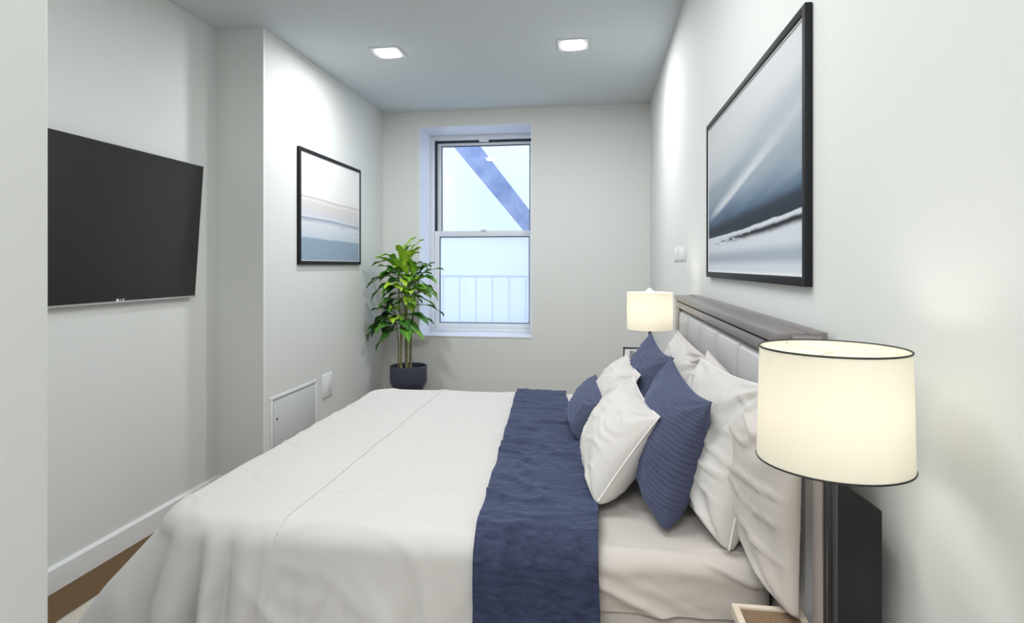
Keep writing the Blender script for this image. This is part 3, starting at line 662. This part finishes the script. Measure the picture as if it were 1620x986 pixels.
# ---------------------------------------------------------------- wall fittings
ap = thing('access_panel', 'painted metal access panel low on the left wall, beside the foot of the bed', 'access panel', (XB, 4.05, .1))
b = bmesh.new(); ya, yb, za, zb = 3.72, 4.385, .13, .618; fwd = XB+.006
bx(b, XB, fwd, ya, yb, zb-.022, zb, .001); bx(b, XB, fwd, ya, yb, za, za+.022, .001); bx(b, XB, fwd, ya, ya+.03, za+.022, zb-.022, .001); bx(b, XB, fwd, yb-.03, yb, za+.022, zb-.022, .001); child('frame', b, 'trim', ap)
child('gap', box(XB, XB+.0012, ya+.028, yb-.028, za+.02, zb-.02), 'frame', ap, smooth=False)
dr = child('door', box(XB+.0012, XB+.005, ya+.036, yb-.034, za+.026, zb-.028, .001), 'metal_door', ap)
b = bmesh.new(); lathe(b, [(0, 0), (.008, 0), (.008, .003), (0, .003)], 16); bmesh.ops.rotate(b, verts=b.verts, cent=(0, 0, 0), matrix=Matrix.Rotation(PI/2, 3, 'Y')); bmesh.ops.translate(b, verts=b.verts, vec=(XB+.004, 3.80, .46)); child('lock', b, 'frame', dr)
sw = thing('wall_switch', 'white wall switch plate on the left wall above the bed, right of the access panel', 'switch', (XB, 4.56, .54))
child('plate', box(XB, XB+.012, 4.48, 4.65, .447, .630, .003), 'white', sw); child('rocker', box(XB+.010, XB+.017, 4.54, 4.59, .49, .59, .002), 'white', sw)
sw = thing('switch_plate', 'faint white double switch plate on the right wall, above the far lamp', 'switch', (XR, 3.77, 1.53))
child('plate', box(XR-.004, XR, 3.52, 4.02, 1.525, 1.612, .002), 'wall', sw)
for y in (3.62, 3.86): child('rocker', box(XR-.008, XR-.003, y, y+.09, 1.535, 1.602, .002), 'white', sw)

# ---------------------------------------------------------------- plant
random.seed(7); PX, PY = -1.74, 5.42
pl = thing('potted_plant', 'tall green leafy plant in a charcoal pot in the corner beside the window', 'plant', (PX, PY, 0))
b = bmesh.new(); lathe(b, [(0, .0), (.118, 0), (.128, .01), (.128, .31), (.136, .345), (.166, .405), (.172, .425), (.172, .565), (.165, .568), (.158, .562), (.156, .40), (.12, .36), (0, .36)], 56, (PX, PY)); child('pot', b, 'pot', pl)
b = bmesh.new()
lathe(b, [(0, .53), (.06, .533), (.12, .528), (.156, .525), (.156, .515), (0, .515)], 40, (PX, PY)); child('soil', b, 'soil', pl)
canes = []
for i, (ox, oy, tx, ty, tz, r) in enumerate(((-.05, -.02, -.06, 0, 1.55, .010), (-.01, .02, .0, .02, 1.62, .011), (.03, -.03, .03, -.02, 1.50, .010), (.05, .03, .07, .05, 1.35, .012), (-.02, -.05, -.02, -.06, 1.40, .009), (-.08, .01, -.10, .02, 1.05, .008))):
    b = bmesh.new(); pts = []
    for k in range(9):
        t = k/8; pts.append(Vector((PX-.03+ox*.8+(tx-ox*.8)*t+.008*math.sin(t*6+i), PY+oy+(ty-oy)*t, .53+(tz-.53)*t)))
    tube(b, pts, [r*(1-.45*k/8) for k in range(9)], 8); child('stem', b, 'cane', pl); canes.append(pts)
bl = bmesh.new(); bs = bmesh.new(); tone = bl.verts.layers.float.new('tone')
def leaf(base, dirv, L, W, tn_, bend=.7, stalk=.12):
    d = Vector(dirv).normalized(); base = Vector(base); z = Vector((0, 0, 1))
    if abs(d.z) > .95: d = (d+Vector((.3, 0, 0))).normalized()
    side = d.cross(z).normalized(); pts = []; p = base.copy(); cur = d.copy()
    ns = 5
    st = [p.copy()]
    for k in range(ns): p += cur*stalk/ns; cur = (cur+Vector((0, 0, -.03))).normalized(); st.append(p.copy())
    nb = len(bl.verts); tube(bl, st, .0045, 5); bl.verts.ensure_lookup_table()
    for v_ in bl.verts[nb:]: v_[tone] = .5
    n = 11; step = L/n; rows = []
    for k in range(n+1):
        t = k/n; wv = W*(math.sin(PI*min(1, t**.75))**.8)*(1-.25*t)+.001
        up = side.cross(cur).normalized(); row = []
        for q in (-1, -.5, 0, .5, 1):
            v = bl.verts.new(p+side*q*wv*.5+up*(abs(q)*.16*wv+.010*math.sin(t*13+q*3)*abs(q))); v[tone] = min(1, max(0, tn_+(.12 if q == 0 else 0)-.10*abs(q)+random.uniform(-.05, .05))); row.append(v)
        rows.append(row); p = p+cur*step; cur = (cur+Vector((0, 0, -bend/n))).normalized()
    for A, B in zip(rows, rows[1:]):
        for k in range(4): bl.faces.new((A[k], A[k+1], B[k+1], B[k]))
# (height, azimuth in degrees: 0 towards the right, 90 towards the window), elevation, length, width, tone
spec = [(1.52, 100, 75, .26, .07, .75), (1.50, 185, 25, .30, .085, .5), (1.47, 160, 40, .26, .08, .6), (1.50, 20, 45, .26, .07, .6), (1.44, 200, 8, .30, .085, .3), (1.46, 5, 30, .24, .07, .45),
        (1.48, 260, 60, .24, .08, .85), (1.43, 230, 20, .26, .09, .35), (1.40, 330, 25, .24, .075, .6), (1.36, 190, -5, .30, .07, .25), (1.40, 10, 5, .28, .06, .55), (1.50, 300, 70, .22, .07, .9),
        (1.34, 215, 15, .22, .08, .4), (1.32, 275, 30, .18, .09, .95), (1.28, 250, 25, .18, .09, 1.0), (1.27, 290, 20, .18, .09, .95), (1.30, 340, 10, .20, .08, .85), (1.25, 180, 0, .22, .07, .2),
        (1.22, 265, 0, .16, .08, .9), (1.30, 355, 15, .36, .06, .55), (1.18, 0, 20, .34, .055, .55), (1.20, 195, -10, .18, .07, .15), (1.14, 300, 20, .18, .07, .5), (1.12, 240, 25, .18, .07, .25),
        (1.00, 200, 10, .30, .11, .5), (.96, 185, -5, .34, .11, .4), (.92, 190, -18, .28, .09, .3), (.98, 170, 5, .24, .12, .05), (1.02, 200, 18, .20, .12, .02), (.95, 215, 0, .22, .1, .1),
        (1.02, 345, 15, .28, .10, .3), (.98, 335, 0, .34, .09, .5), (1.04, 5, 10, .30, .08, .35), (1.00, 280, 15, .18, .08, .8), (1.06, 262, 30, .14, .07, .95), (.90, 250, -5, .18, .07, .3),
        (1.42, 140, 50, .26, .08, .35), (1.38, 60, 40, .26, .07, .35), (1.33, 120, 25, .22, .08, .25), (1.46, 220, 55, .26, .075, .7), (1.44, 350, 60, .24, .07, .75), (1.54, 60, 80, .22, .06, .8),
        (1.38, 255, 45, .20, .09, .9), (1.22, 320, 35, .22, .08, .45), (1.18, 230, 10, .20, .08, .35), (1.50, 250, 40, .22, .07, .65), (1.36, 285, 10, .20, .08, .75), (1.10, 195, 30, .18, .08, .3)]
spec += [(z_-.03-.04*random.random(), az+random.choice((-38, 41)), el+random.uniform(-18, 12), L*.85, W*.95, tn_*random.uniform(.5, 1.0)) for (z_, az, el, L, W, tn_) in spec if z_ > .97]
for i, (z_, az, el, L, W, tn_) in enumerate(spec):
    cn = canes[i % 5] if z_ > 1.1 else canes[(i % 2)*5]
    t = min(1, max(0, (z_-.53)/(cn[-1].z-.53))); q = t*8; k = min(7, int(q)); base = cn[k].lerp(cn[k+1], q-k)
    a, e = math.radians(az), math.radians(el)
    leaf(base, (math.cos(a)*math.cos(e), math.sin(a)*math.cos(e)*.8, math.sin(e)), L*.92, W*1.45, min(1, tn_*1.1+.08), .9+.4*random.random(), .07)
for v_ in bl.verts: v_.co.x = max(v_.co.x, XB+.012+.01*abs(v_.co.z % .1)); v_.co.y = min(v_.co.y, D-.01)
fo = child('foliage', bl, 'leaf', pl); fo.modifiers.clear()
